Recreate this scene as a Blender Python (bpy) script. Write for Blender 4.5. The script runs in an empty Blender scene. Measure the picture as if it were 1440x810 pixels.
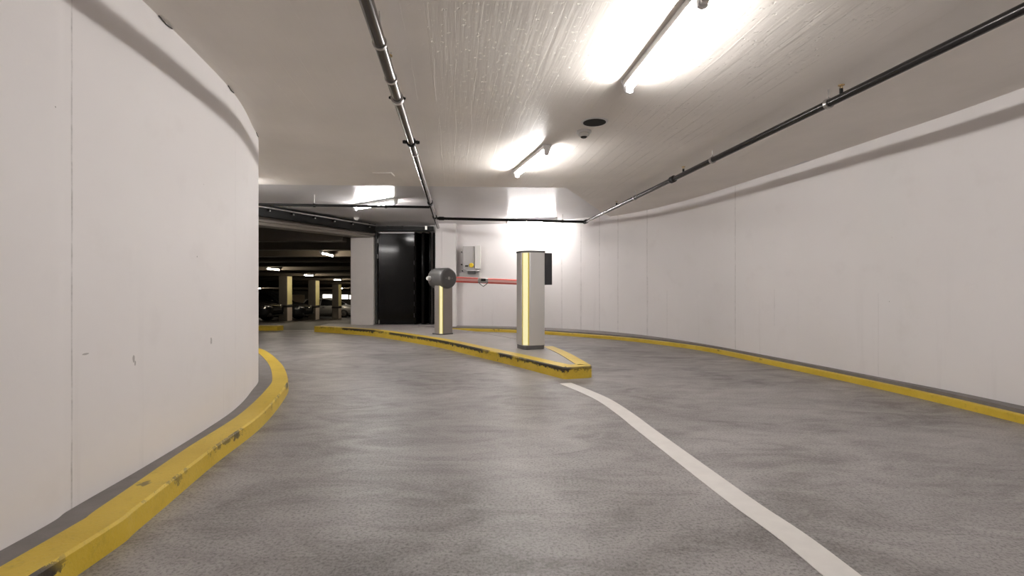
import bpy, bmesh, math, random
from mathutils import Vector, Matrix
random.seed(7)
sc = bpy.context.scene
C = sc.collection

# ------------------------------------------------------------------ camera, light, exposure
F = 700.0                                   # focal length in pixels of the 1440 px wide frame
CAM_Z = 1.0
cam = bpy.data.cameras.new('camera'); cam.sensor_width = 36.0; cam.lens = 36.0 * F / 1440.0
cam.clip_start = 0.02
co = bpy.data.objects.new('camera', cam); C.objects.link(co)
co.location = (0, 0, CAM_Z); co.rotation_euler = (math.radians(90), 0, 0)
sc.camera = co
w = bpy.data.worlds.new('world'); sc.world = w; w.use_nodes = True
w.node_tree.nodes['Background'].inputs[0].default_value = (0.02, 0.02, 0.022, 1)
w.node_tree.nodes['Background'].inputs[1].default_value = 0.3
sc.view_settings.view_transform = 'Standard'; sc.view_settings.look = 'None'
sc.view_settings.gamma = 1.0; sc.view_settings.use_curve_mapping = False
sc.view_settings.exposure = 0.62
TUBE = 160.0                                # radiance of the fluorescent tubes on the ramp
HALL_TUBE = 85.0                            # of the lamps in the dark parking hall
STRIP = 0.40                                 # of the lit strips on the two posts
LAMP_COL = (1.0, 0.972, 0.95)

# ------------------------------------------------------------------ helpers
def P(px, py, H):
    """point seen at pixel px,py that lies H metres above (or below) the lens height"""
    Y = F * H / (405.0 - py)
    return Vector(((px - 720.0) / F * Y, Y, CAM_Z + H))

def catmull(pts, n=8):
    pts = [Vector(p) for p in pts]
    out = []
    for i in range(len(pts) - 1):
        p0 = pts[i-1] if i else pts[0]*2 - pts[1]
        p1, p2 = pts[i], pts[i+1]
        p3 = pts[i+2] if i + 2 < len(pts) else pts[-1]*2 - pts[-2]
        for k in range(n):
            t = k / n
            out.append(0.5*((2*p1) + (p2-p0)*t + (2*p0-5*p1+4*p2-p3)*t*t + (3*p1-p0-3*p2+p3)*t**3))
    out.append(pts[-1])
    return out

def normals2(poly):
    """unit normal to the left of the walking direction at every point"""
    out = []
    for i in range(len(poly)):
        a = poly[max(i-1, 0)]; b = poly[min(i+1, len(poly)-1)]
        d = (b - a); d = Vector((d.x, d.y)).normalized()
        out.append(Vector((-d.y, d.x)))
    return out

class MB:
    def __init__(s): s.v = []; s.f = []
    def add(s, vs, fs):
        o = len(s.v); s.v += [Vector(v) for v in vs]; s.f += [tuple(i+o for i in f) for f in fs]; return s
    def box(s, c, d, rz=0.0, m=None):
        M = m or Matrix.Rotation(rz, 3, 'Z')
        vs = [Vector(c) + M @ Vector((x*d[0]/2, y*d[1]/2, z*d[2]/2)) for x in (-1,1) for y in (-1,1) for z in (-1,1)]
        return s.add(vs, [(0,1,3,2),(4,6,7,5),(0,4,5,1),(2,3,7,6),(0,2,6,4),(1,5,7,3)])
    def bar(s, p, q, wd, ht):
        p = Vector(p); q = Vector(q); d = q - p; l = d.length; x = d.normalized()
        y = Vector((0,0,1)).cross(x)
        if y.length < 1e-4: y = Vector((0,1,0))
        y.normalize(); z = x.cross(y)
        M = Matrix((x, y, z)).transposed()
        return s.box((p+q)/2, (l, wd, ht), m=M)
    def tube(s, p, q, r, seg=14, r2=None, prof=None):
        p = Vector(p); q = Vector(q); d = q - p; x = d.normalized(); r2 = r if r2 is None else r2
        a = Vector((0,0,1)) if abs(x.z) < 0.9 else Vector((1,0,0))
        u = a.cross(x).normalized(); v = x.cross(u)
        rings = prof or [(0, r), (1, r2)]
        vs = []; fs = []
        for t, rr in rings:
            for k in range(seg):
                an = 2*math.pi*k/seg
                vs.append(p + d*t + (u*math.cos(an) + v*math.sin(an))*rr)
        for j in range(len(rings)-1):
            for k in range(seg):
                a0 = j*seg+k; a1 = j*seg+(k+1)%seg
                fs.append((a0, a1, a1+seg, a0+seg))
        fs.append(tuple(range(seg-1, -1, -1))); o = (len(rings)-1)*seg
        fs.append(tuple(range(o, o+seg)))
        return s.add(vs, fs)
    def prism(s, poly, z0, z1):
        n = len(poly)
        g = lambda z, p: z(p[0], p[1]) if callable(z) else z
        ar = sum(poly[i][0]*poly[(i+1)%n][1] - poly[(i+1)%n][0]*poly[i][1] for i in range(n))
        if ar < 0: poly = poly[::-1]
        vs = [(p[0], p[1], g(z0, p)) for p in poly] + [(p[0], p[1], g(z1, p)) for p in poly]
        fs = [tuple(range(n-1, -1, -1)), tuple(range(n, 2*n))]
        for i in range(n):
            j = (i+1) % n; fs.append((i, j, n+j, n+i))
        return s.add(vs, fs)
    def sweep(s, poly, prof):
        """prof: closed list of (offset to the left, z) swept along the polyline"""
        nn = normals2(poly); m = len(prof); vs = []; fs = []
        for p, n in zip(poly, nn):
            for o, z in prof: vs.append((p.x + n.x*o, p.y + n.y*o, z))
        for i in range(len(poly)-1):
            for k in range(m):
                a = i*m+k; b = i*m+(k+1)%m
                fs.append((a, a+m, b+m, b))
        fs.append(tuple(range(m))); o = (len(poly)-1)*m
        fs.append(tuple(range(o+m-1, o-1, -1)))
        return s.add(vs, fs)
    def strip(s, A, B, z0, z1):
        """solid between two polylines with the same number of points"""
        n = len(A); vs = []; fs = []
        for a, b in zip(A, B):
            vs += [(a.x,a.y,z0),(a.x,a.y,z1),(b.x,b.y,z1),(b.x,b.y,z0)]
        for i in range(n-1):
            for k in range(4):
                a = i*4+k; b = i*4+(k+1)%4
                fs.append((a, b, b+4, a+4))
        fs.append((0,1,2,3)); o = (n-1)*4; fs.append((o+3,o+2,o+1,o))
        return s.add(vs, fs)
    def build(s, name, mat, parent=None, world=False, smooth=False, bevel=0.0, seg=2, fix=True):
        me = bpy.data.meshes.new(name)
        off = parent.location if (world and parent is not None) else Vector((0,0,0))
        me.from_pydata([v - off for v in s.v], [], s.f)
        if fix:
            bm = bmesh.new(); bm.from_mesh(me); bmesh.ops.recalc_face_normals(bm, faces=bm.faces); bm.to_mesh(me); bm.free()
        me.materials.append(mat)
        o = bpy.data.objects.new(name, me); C.objects.link(o)
        if parent is not None: o.parent = parent
        if bevel > 0:
            b = o.modifiers.new('bevel', 'BEVEL'); b.width = bevel; b.segments = seg; b.limit_method = 'ANGLE'; b.angle_limit = math.radians(40)
        if smooth or bevel > 0:
            me.shade_smooth(); me.set_sharp_from_angle(angle=math.radians(38))
        return o

def thing(name, label, cat, loc=(0,0,0), rz=0.0, group=None):
    o = bpy.data.objects.new(name, None); C.objects.link(o); o.empty_display_size = 0.1
    o.location = loc; o.rotation_euler = (0,0,rz); return tag(o, label, cat, group)
def tag(o, label, cat, group=None):
    o['label'] = label; o['category'] = cat
    if group: o['group'] = group
    return o
def struct(o): o['kind'] = 'structure'; return o
def copy_thing(root, loc, rz, label, group=None):
    r = root.copy(); C.objects.link(r); r.location = loc; r.rotation_euler = (0,0,rz); r['label'] = label
    for ch in list(root.children):
        c = ch.copy(); C.objects.link(c); c.parent = r
        for g in list(ch.children):
            d = g.copy(); C.objects.link(d); d.parent = c
    return r

# ------------------------------------------------------------------ materials
class NT:
    def __init__(s, name):
        s.m = bpy.data.materials.new(name); s.m.use_nodes = True; s.t = s.m.node_tree
        s.b = s.t.nodes['Principled BSDF']
    def n(s, typ, **kw):
        nd = s.t.nodes.new(typ)
        for k, v in kw.items():
            if k.startswith('i_'): nd.inputs[k[2:].replace('_', ' ')].default_value = v
            else: setattr(nd, k, v)
        return nd
    def l(s, a, b): s.t.links.new(a, b)
    def coord(s, kind='Object', scale=(1,1,1), rz=0.0):
        tc = s.n('ShaderNodeTexCoord'); mp = s.n('ShaderNodeMapping')
        mp.inputs['Scale'].default_value = scale; mp.inputs['Rotation'].default_value = (0,0,rz)
        s.l(tc.outputs[kind], mp.inputs[0]); return mp.outputs[0]
    def noise(s, vec, scale, detail=4, rough=0.55, dist=0.0):
        nd = s.n('ShaderNodeTexNoise'); nd.inputs['Scale'].default_value = scale
        nd.inputs['Detail'].default_value = detail; nd.inputs['Roughness'].default_value = rough
        nd.inputs['Distortion'].default_value = dist
        s.l(vec, nd.inputs['Vector']); return nd.outputs['Fac']
    def ramp(s, fac, stops):
        nd = s.n('ShaderNodeValToRGB'); e = nd.color_ramp.elements
        while len(e) < len(stops): e.new(0.5)
        for k, (p, c) in zip(e, stops):
            k.position = p; k.color = (c, c, c, 1) if not hasattr(c, '__len__') else (*c, 1)
        s.l(fac, nd.inputs[0]); return nd.outputs[0]
    def math(s, op, a, b=None, c=None):
        nd = s.n('ShaderNodeMath', operation=op)
        for i, x in enumerate((a, b, c)):
            if x is None: continue
            if isinstance(x, (int, float)): nd.inputs[i].default_value = x
            else: s.l(x, nd.inputs[i])
        return nd.outputs[0]
    def mix(s, fac, a, b, mode='MIX'):
        nd = s.n('ShaderNodeMix', data_type='RGBA', blend_type=mode)
        for i, x in ((0, fac), (6, a), (7, b)):
            if isinstance(x, (int, float)): nd.inputs[i].default_value = x
            elif hasattr(x, '__len__'): nd.inputs[i].default_value = (*x, 1)
            else: s.l(x, nd.inputs[i])
        return nd.outputs[2]
    def bump(s, h, strength, dist=0.01):
        nd = s.n('ShaderNodeBump'); nd.inputs['Strength'].default_value = strength; nd.inputs['Distance'].default_value = dist
        s.l(h, nd.inputs['Height']); s.l(nd.outputs[0], s.b.inputs['Normal'])
    def col(s, c):
        if hasattr(c, '__len__'): s.b.inputs['Base Color'].default_value = (*c, 1)
        else: s.l(c, s.b.inputs['Base Color'])
    def set(s, rough=None, metal=None, spec=None, emit=None, es=0.0, coat=None):
        if rough is not None: s.b.inputs['Roughness'].default_value = rough
        if metal is not None: s.b.inputs['Metallic'].default_value = metal
        if spec is not None: s.b.inputs['Specular IOR Level'].default_value = spec
        if coat is not None: s.b.inputs['Coat Weight'].default_value = coat
        if emit is not None:
            s.b.inputs['Emission Color'].default_value = (*emit, 1); s.b.inputs['Emission Strength'].default_value = es

def simple(name, c, rough=0.5, metal=0.0, var=0.12, scale=6.0, spec=None, bump=0.0, coat=None):
    t = NT(name); v = t.coord()
    n = t.noise(v, scale, 5)
    t.col(t.mix(n, tuple(x*(1-var) for x in c), tuple(min(1, x*(1+var)) for x in c)))
    t.set(rough, metal, spec, coat=coat)
    if bump: t.bump(t.noise(v, scale*12, 3), bump, 0.004)
    return t.m
def emissive(name, c, strength, base=(0.8, 0.8, 0.8)):
    t = NT(name); t.col(base); t.set(0.4, emit=c, es=strength); return t.m

def wall_mat(name, seams, partial=(), marks=()):
    """white painted concrete; seams: arc lengths (uv u, metres) of full height formwork joints; partial: (u, lowest v, highest v)"""
    t = NT(name)
    tc = t.n('ShaderNodeTexCoord'); sp = t.n('ShaderNodeSeparateXYZ'); t.l(tc.outputs['UV'], sp.inputs[0])
    u, v = sp.outputs[0], sp.outputs[1]
    big = t.noise(tc.outputs['UV'], 0.5, 4); mid = t.noise(tc.outputs['UV'], 3.0, 6, 0.6); fine = t.noise(tc.outputs['UV'], 60, 4, 0.6)
    base = t.mix(t.ramp(big, [(0.3, 0), (0.7, 1)]), (0.80, 0.764, 0.752), (0.855, 0.820, 0.808))
    base = t.mix(t.ramp(mid, [(0.56, 0), (0.8, 0.20)]), base, (0.62, 0.57, 0.54))
    # vertical water stains near the foot
    mp = t.n('ShaderNodeMapping'); mp.inputs['Scale'].default_value = (5.0, 0.25, 1); t.l(tc.outputs['UV'], mp.inputs[0])
    st = t.ramp(t.noise(mp.outputs[0], 1.0, 5, 0.6), [(0.58, 0), (0.8, 1)])
    foot = t.math('SUBTRACT', 1.0, t.math('SMOOTH_MIN', t.math('MULTIPLY', v, 0.8), 1.0, 0.2))
    base = t.mix(t.math('MULTIPLY', t.math('MULTIPLY', st, foot), 0.35), base, (0.40, 0.36, 0.33))
    # pinholes in the concrete
    vo = t.n('ShaderNodeTexVoronoi'); vo.inputs['Scale'].default_value = 5.0; vo.inputs['Randomness'].default_value = 1.0; t.l(tc.outputs['UV'], vo.inputs['Vector'])
    wn = t.n('ShaderNodeTexWhiteNoise'); t.l(vo.outputs['Position'], wn.inputs['Vector'])
    hole = t.math('LESS_THAN', vo.outputs['Distance'], t.math('MULTIPLY', t.math('MAXIMUM', t.math('SUBTRACT', wn.outputs['Value'], 0.5), 0.0), 0.07))
    base = t.mix(t.math('MULTIPLY', hole, 0.65), base, (0.16, 0.13, 0.11))
    for mu, mv, ru, rv in marks:
        du = t.math('DIVIDE', t.math('SUBTRACT', t.math('ADD', u, t.math('MULTIPLY', t.math('SUBTRACT', fine, 0.5), ru*1.5)), mu), ru); dv = t.math('DIVIDE', t.math('SUBTRACT', v, mv), rv)
        k = t.math('LESS_THAN', t.math('ADD', t.math('MULTIPLY', du, du), t.math('MULTIPLY', dv, dv)), 1.0)
        base = t.mix(t.math('MULTIPLY', k, 0.6), base, (0.25, 0.22, 0.20))
    # joints
    wob = t.math('MULTIPLY', t.math('SUBTRACT', t.noise(tc.outputs['UV'], 2.5, 4), 0.5), 0.012)
    uw = t.math('ADD', u, wob); tot = None
    for s_ in [(x, -9, 9, 1.0) for x in seams] + [(x[0], x[1], x[2], x[3] if len(x) > 3 else 0.8) for x in partial]:
        d = t.math('ABSOLUTE', t.math('SUBTRACT', uw, s_[0]))
        k = t.math('LESS_THAN', d, 0.0045 if s_[3] in (1.0, 0.7) else 0.003)
        if s_[3] < 1.0:
            k = t.math('MULTIPLY', t.math('MULTIPLY', k, s_[3]), t.math('MULTIPLY', t.math('GREATER_THAN', v, s_[1]), t.math('LESS_THAN', v, s_[2])))
        tot = k if tot is None else t.math('MAXIMUM', tot, k)
    h = t.math('ADD', t.math('MULTIPLY', fine, 0.25), t.math('MULTIPLY', mid, 0.6))
    if tot is not None:
        brk = t.ramp(t.noise(tc.outputs['UV'], 9, 5, 0.7), [(0.38, 0.25), (0.62, 1)])
        base = t.mix(t.math('MULTIPLY', tot, t.math('MULTIPLY', brk, 0.75)), base, (0.24, 0.21, 0.19))
        h = t.math('SUBTRACT', h, t.math('MULTIPLY', tot, 1.5))
    t.col(base); t.set(0.55, spec=0.35); t.bump(h, 0.25, 0.006)
    return t.m

def ceiling_mat(name, rz, tint=(0.84, 0.79, 0.735), rough=0.5, bump=0.85, band=None):
    """painted board-marked concrete, boards running along local y turned by rz"""
    t = NT(name)
    v = t.coord('Object', (1,1,1), rz)
    sp = t.n('ShaderNodeSeparateXYZ'); t.l(v, sp.inputs[0]); x, y = sp.outputs[0], sp.outputs[1]
    wob = t.math('MULTIPLY', t.math('SUBTRACT', t.noise(v, 1.2, 4), 0.5), 0.05)
    xb = t.math('DIVIDE', t.math('ADD', x, wob), 0.14)
    fr = t.math('FRACT', xb); cell = t.math('FLOOR', xb)
    wn = t.n('ShaderNodeTexWhiteNoise', noise_dimensions='1D'); t.l(cell, wn.inputs['W'])
    edge = t.math('LESS_THAN', fr, 0.06)
    patch = t.ramp(t.noise(v, 0.9, 3), [(0.46, 0), (0.56, 1)])
    mp = t.n('ShaderNodeMapping'); mp.inputs['Scale'].default_value = (30, 1.6, 1); t.l(v, mp.inputs[0])
    grain = t.noise(mp.outputs[0], 1.0, 6, 0.6)
    pit = t.ramp(t.noise(v, 26, 4, 0.7), [(0.62, 0), (0.72, 1)])
    h = t.math('ADD', t.math('MULTIPLY', wn.outputs['Value'], 0.30), t.math('MULTIPLY', grain, 0.22))
    h = t.math('ADD', h, t.math('MULTIPLY', t.math('MULTIPLY', edge, patch), 0.9))
    h = t.math('SUBTRACT', h, t.math('MULTIPLY', pit, 0.35))
    if band:      # the boards show only on the strip between the two long pipes
        k = t.math('MULTIPLY', t.math('GREATER_THAN', x, band[0]), t.math('LESS_THAN', x, band[1]))
        h = t.math('MULTIPLY', h, t.math('ADD', t.math('MULTIPLY', k, 0.85), 0.15))
    c = t.mix(t.ramp(t.noise(v, 1.1, 5), [(0.3, 0), (0.7, 1)]), tuple(k*0.94 for k in tint), tuple(k*1.05 for k in tint))
    c = t.mix(t.math('MULTIPLY', grain, 0.10), c, tuple(k*0.7 for k in tint))
    t.col(c); t.set(rough, spec=0.4); t.bump(h, bump, 0.012)
    return t.m

def floor_mat():
    t = NT('worn grey floor coating')
    tc = t.n('ShaderNodeTexCoord')
    # sweep marks run round the bend: polar coordinates about the centre of the curve
    mp0 = t.n('ShaderNodeMapping'); mp0.inputs['Location'].default_value = (6.0, -1.0, 0); t.l(tc.outputs['Object'], mp0.inputs[0])
    v = tc.outputs['Object']
    mp = t.n('ShaderNodeMapping'); mp.inputs['Scale'].default_value = (0.75, 1.1, 1); mp.inputs['Rotation'].default_value = (0,0,0.5); t.l(v, mp.inputs[0])
    a = t.noise(mp.outputs[0], 1.1, 6, 0.62, 0.9)
    mp2 = t.n('ShaderNodeMapping'); mp2.inputs['Scale'].default_value = (1.5, 3.2, 1); mp2.inputs['Rotation'].default_value = (0,0,-0.35); t.l(v, mp2.inputs[0])
    b = t.noise(mp2.outputs[0], 1.3, 6, 0.65, 1.4)
    g = t.noise(v, 75, 4, 0.75); g2 = t.noise(v, 240, 2, 0.6)
    c = t.ramp(a, [(0.34, (0.160, 0.146, 0.141)), (0.5, (0.262, 0.245, 0.239)), (0.66, (0.375, 0.355, 0.348))])
    c = t.mix(t.ramp(b, [(0.40, 0.0), (0.68, 0.55)]), c, (0.42, 0.40, 0.393))
    c = t.mix(t.ramp(b, [(0.26, 0.40), (0.44, 0.0)]), c, (0.130, 0.117, 0.112))
    c = t.mix(t.ramp(g, [(0.32, 0.75), (0.52, 0.0)]), c, (0.05, 0.045, 0.043))
    c = t.mix(t.ramp(g, [(0.52, 0.0), (0.70, 0.55)]), c, (0.36, 0.345, 0.335))
    t.col(c); t.l(t.ramp(b, [(0.3, 0.46), (0.7, 0.35)]), t.b.inputs['Roughness']); t.set(spec=0.45)
    h = t.math('ADD', t.math('MULTIPLY', g, 0.7), t.math('MULTIPLY', g2, 0.5))
    t.bump(h, 0.25, 0.004)
    return t.m

def yellow_mat(name, ztop, chips=0.5):
    """worn yellow paint, chipped along the upper edge of the kerb stone (edge at height ztop)"""
    t = NT(name); v = t.coord('Object')
    tc = t.n('ShaderNodeTexCoord'); sp = t.n('ShaderNodeSeparateXYZ'); t.l(tc.outputs['Object'], sp.inputs[0])
    geo = t.n('ShaderNodeNewGeometry'); sn = t.n('ShaderNodeSeparateXYZ'); t.l(geo.outputs['True Normal'], sn.inputs[0])
    side = t.math('LESS_THAN', t.math('ABSOLUTE', sn.outputs[2]), 0.75)
    n1 = t.noise(v, 2.2, 5); n2 = t.noise(v, 14, 6, 0.7); n3 = t.noise(v, 70, 3)
    c = t.mix(t.ramp(n1, [(0.3, 0), (0.7, 1)]), (0.58, 0.395, 0.028), (0.72, 0.52, 0.07))
    c = t.mix(t.ramp(n2, [(0.55, 0), (0.75, 0.45)]), c, (0.36, 0.25, 0.03))
    c = t.mix(t.ramp(n3, [(0.60, 0), (0.8, 0.3)]), c, (0.20, 0.15, 0.06))
    near = t.math('SUBTRACT', 1.0, t.math('MULTIPLY', t.math('ABSOLUTE', t.math('SUBTRACT', sp.outputs[2], ztop - 0.008)), 16.0))
    where = t.ramp(t.noise(v, 1.3, 3), [(0.52-0.15*chips, 0.0), (0.66-0.15*chips, 1.0)])
    k = t.math('MULTIPLY', t.math('MULTIPLY', t.math('MAXIMUM', near, 0.0), where), side)
    k = t.math('ADD', k, t.math('MULTIPLY', t.math('SUBTRACT', t.noise(v, 22, 6, 0.75), 0.5), 2.6))
    chip = t.ramp(k, [(0.62 - 0.25*chips, 0), (0.70 - 0.25*chips, 1)])
    chip = t.math('MULTIPLY', chip, t.math('MULTIPLY', side, where))
    c = t.mix(chip, c, (0.045, 0.036, 0.026))
    spot = t.ramp(t.noise(v, 5.0, 4, 0.6), [(0.70, 0), (0.74, 0.8)])
    c = t.mix(spot, c, (0.10, 0.075, 0.035))
    t.col(c); t.set(0.45, spec=0.4)
    t.bump(t.math('SUBTRACT', n3, t.math('MULTIPLY', chip, 1.0)), 0.35, 0.006)
    return t.m

M = {}
M['floor'] = floor_mat()
M['ceil'] = ceiling_mat('board marked ceiling paint', -0.115, band=(-0.15, 2.35))
M['ceil_far'] = ceiling_mat('glossy board marked ceiling paint', math.radians(90) + 0.2, tint=(0.66, 0.64, 0.64), rough=0.28, bump=0.55)
M['plaster'] = wall_mat('white painted concrete', [])
M['pier'] = simple('grey white painted concrete pier', (0.56, 0.52, 0.49), 0.5, var=0.05, bump=0.1)
M['fascia'] = simple('brownish grey head beam', (0.22, 0.195, 0.165), 0.6, var=0.15, bump=0.1)
M['walk'] = simple('grey cement walkway', (0.20, 0.182, 0.175), 0.65, var=0.3, scale=9, bump=0.3)
M['isl'] = simple('pale worn island concrete', (0.36, 0.33, 0.31), 0.55, var=0.25, scale=3.5, bump=0.25)
M['kerb_l'] = yellow_mat('yellow kerb paint', 0.095, 0.65)
M['kerb_r'] = yellow_mat('yellow kerb paint on the low kerb', 0.062, 0.2)
M['kerb_i'] = yellow_mat('chipped yellow island paint', 0.13, 1.15)
M['white_paint'] = simple('white road paint', (0.72, 0.69, 0.66), 0.55, var=0.10, scale=12, bump=0.15)
M['pipe'] = simple('dark painted steel pipe', (0.035, 0.032, 0.031), 0.24, 0.7, var=0.2)
M['pipe_l'] = simple('bare dark steel pipe', (0.105, 0.092, 0.085), 0.22, 0.9, var=0.2)
M['zinc'] = simple('zinc plated steel', (0.45, 0.43, 0.41), 0.35, 0.9)
M['blackmetal'] = simple('black iron', (0.006, 0.0055, 0.005), 0.5, 0.0, spec=0.2)
M['brass'] = simple('brass', (0.45, 0.30, 0.12), 0.35, 0.9)
M['lampgrey'] = simple('light grey lamp housing', (0.72, 0.71, 0.70), 0.45, var=0.04)
M['tube'] = emissive('fluorescent tube glow', LAMP_COL, TUBE)
M['tube_hall'] = emissive('warm hall lamp glow', (1.0, 0.86, 0.66), HALL_TUBE)
M['white_plastic'] = simple('white plastic', (0.70, 0.68, 0.65), 0.4, var=0.03)
M['dark_hole'] = simple('dark opening', (0.008, 0.007, 0.006), 0.8)
M['alu'] = simple('brushed aluminium sheet', (0.60, 0.585, 0.57), 0.38, 0.35, var=0.04, scale=3)
M['post'] = simple('warm grey post sheet metal', (0.36, 0.325, 0.30), 0.42, 0.25, var=0.05, scale=3)
M['darkgrey'] = simple('dark grey plastic cover', (0.115, 0.112, 0.110), 0.38, 0.1, var=0.1)
M['anthracite'] = simple('anthracite box', (0.030, 0.030, 0.033), 0.45)
M['strip'] = emissive('pale yellow lit strip', (1.0, 0.92, 0.50), STRIP, (0.50, 0.46, 0.28))
M['yellow_edge'] = simple('yellow strip border', (0.62, 0.50, 0.04), 0.4)
M['red'] = simple('red boom sheathing', (0.80, 0.13, 0.10), 0.4, var=0.06)
M['pink'] = simple('pale red reflective boom band', (0.88, 0.50, 0.46), 0.35, var=0.05)
M['door'] = simple('black gloss door lacquer', (0.004, 0.0037, 0.0034), 0.10, 0.0, var=0.2, spec=0.10)
M['rubber'] = simple('black rubber', (0.012, 0.011, 0.010), 0.6)
M['boxgrey'] = simple('pale grey cabinet', (0.50, 0.485, 0.475), 0.45, var=0.03)
M['yellow_knob'] = simple('yellow plastic', (0.80, 0.58, 0.03), 0.4)
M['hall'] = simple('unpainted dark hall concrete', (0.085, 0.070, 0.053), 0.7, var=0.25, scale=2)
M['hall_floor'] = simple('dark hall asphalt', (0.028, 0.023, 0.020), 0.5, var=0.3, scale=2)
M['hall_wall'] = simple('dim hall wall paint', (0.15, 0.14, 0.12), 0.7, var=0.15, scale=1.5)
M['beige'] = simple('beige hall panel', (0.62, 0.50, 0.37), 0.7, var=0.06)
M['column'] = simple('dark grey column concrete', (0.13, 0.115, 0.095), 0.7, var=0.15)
M['col_yellow'] = simple('pale yellow column paint', (0.80, 0.72, 0.34), 0.5, var=0.05)
M['col_white'] = simple('pinkish white column paint', (0.62, 0.54, 0.47), 0.5, var=0.05)
M['window'] = emissive('lit hall window', (1.0, 0.95, 0.85), 2.2)
M['car_black'] = simple('black car paint', (0.006, 0.006, 0.007), 0.12, 0.0, coat=0.6)
M['car_blue'] = simple('dark grey car paint', (0.016, 0.018, 0.020), 0.14, 0.2, coat=0.6)
M['car_silver'] = simple('dull silver car paint', (0.42, 0.42, 0.41), 0.35, 0.3)
M['glass'] = simple('dark car glass', (0.01, 0.011, 0.012), 0.05)
M['chrome'] = simple('chrome', (0.75, 0.75, 0.75), 0.12, 1.0)
M['headlamp'] = simple('headlamp lens', (0.75, 0.77, 0.78), 0.12, 0.5)

# ------------------------------------------------------------------ heights
def slab_z(x, y=0): return CAM_Z + 1.462 + 0.012*x + 0.028*max(0.0, x-2.6)       # underside of the low ceiling slab
REC_Z = CAM_Z + 1.53                                      # underside of the raised ceiling behind it
def floor_z(y):
    if y < 11.6: return 0.0
    return -0.047*(y - 11.6)
def hall_z(y): return CAM_Z + 1.639 - 0.0445*y            # underside of the hall's beams

# ------------------------------------------------------------------ large structure
ys = [-8.0, 11.6, 12.25]
mb = MB()
vs = []; fs = []
for y in ys: vs += [(-26, y, floor_z(y)), (8, y, floor_z(y)), (8, y, floor_z(y)-0.3), (-26, y, floor_z(y)-0.3)]
for i in range(len(ys)-1):
    for k in range(4):
        a = i*4+k; b = i*4+(k+1)%4; fs.append((a, b, b+4, a+4))
fs += [(0,1,2,3), (11,10,9,8)]
struct(mb.add(vs, fs).build('floor', M['floor']))
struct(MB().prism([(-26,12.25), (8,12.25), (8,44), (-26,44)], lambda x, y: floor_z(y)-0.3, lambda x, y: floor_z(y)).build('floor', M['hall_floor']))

def wall_solid(name, poly, thick, z0, z1, mat, side):
    """wall along a polyline (interior face), UVs in metres; side=+1 puts the body to the left"""
    nn = normals2(poly); vs = []; fs = []; us = []
    L = 0.0
    for i, (p, n) in enumerate(zip(poly, nn)):
        if i: L += (p - poly[i-1]).length
        us.append(L)
        b = Vector((p.x + n.x*side*thick, p.y + n.y*side*thick))
        vs += [(p.x,p.y,z0), (p.x,p.y,z1), (b.x,b.y,z1), (b.x,b.y,z0)]
    for i in range(len(poly)-1):
        for k in range(4):
            a = i*4+k; b = i*4+(k+1)%4; fs.append((a, b, b+4, a+4))
    o = (len(poly)-1)*4; fs += [(0,1,2,3), (o+3,o+2,o+1,o)]
    me = bpy.data.meshes.new(name); me.from_pydata(vs, [], fs)
    uv = me.uv_layers.new(name='UVMap')
    for p in me.polygons:
        for li in p.loop_indices:
            vi = me.loops[li].vertex_index
            uv.data[li].uv = (us[vi//4], vs[vi][2])
    bm = bmesh.new(); bm.from_mesh(me); bmesh.ops.recalc_face_normals(bm, faces=bm.faces); bm.to_mesh(me); bm.free()
    me.materials.append(mat); me.shade_smooth(); me.set_sharp_from_angle(angle=math.radians(40))
    ob = bpy.data.objects.new(name, me); C.objects.link(ob); return struct(ob)

def u_at(poly, px):
    """arc length along a wall where the sight line through pixel column px meets it"""
    k = (px - 720.0)/F; L = 0.0
    for a, b in zip(poly, poly[1:]):
        fa = a.x - k*a.y; fb = b.x - k*b.y
        if a.y > 0.3 and fa*fb <= 0 and fa != fb:
            return L + (b-a).length*fa/(fa-fb)
        L += (b-a).length
    return -50.0

LW = catmull([(-1.66,-7.0), (-1.69,-3), (-1.70,0), (-1.755,1.71), (-1.80,2.04), (-1.85,2.49), (-1.94,3.1), (-2.06,3.7), (-2.27,4.33),
              (-2.56,5.0), (-3.2,5.66), (-4.1,6.10), (-5.3,6.45), (-6.6,6.75)], 8)
LW = [Vector((p[0], p[1])) for p in [tuple(q)[:2] for q in LW]]
M['wall_l'] = wall_mat('white painted concrete of the curved wall', [], [(u_at(LW, 101), -1, 9, 0.7), (u_at(LW, 331), -1, 9, 0.35)],
    [(u_at(LW, 188), 0.655, 0.008, 0.018), (u_at(LW, 190), 0.632, 0.006, 0.012), (u_at(LW, 297), 0.655, 0.012, 0.022), (u_at(LW, 120), 0.72, 0.018, 0.004)])
wall_solid('wall_left', LW, 0.25, -0.1, 2.6, M['wall_l'], +1)

RW = catmull([(4.02,-7.0), (4.03,-2), (4.02,1.5), (3.95,3.84), (3.76,5.1), (3.42,6.85), (3.06,8.35), (2.55,9.6), (1.9,10.55), (1.2,11.15),
              (0.3,11.65), (-0.6,11.95), (-1.31,12.1), (-2.0,12.15)], 8)
RW = [Vector((p[0], p[1])) for p in [tuple(q)[:2] for q in RW]]
M['wall_r'] = wall_mat('white painted concrete of the outer wall', [u_at(RW, x) for x in (790, 817, 843, 869, 910, 1034)],
                       [(u_at(RW, 1089), 0.5, 0.98, 0.5), (u_at(RW, 1235), 0.1, 0.95, 0.3), (u_at(RW, 938), 0.1, 0.95), (u_at(RW, 911), 0.1, 1.2)])
wall_solid('wall_right', RW, 0.25, -0.1, 2.75, M['wall_r'], -1)

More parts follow.
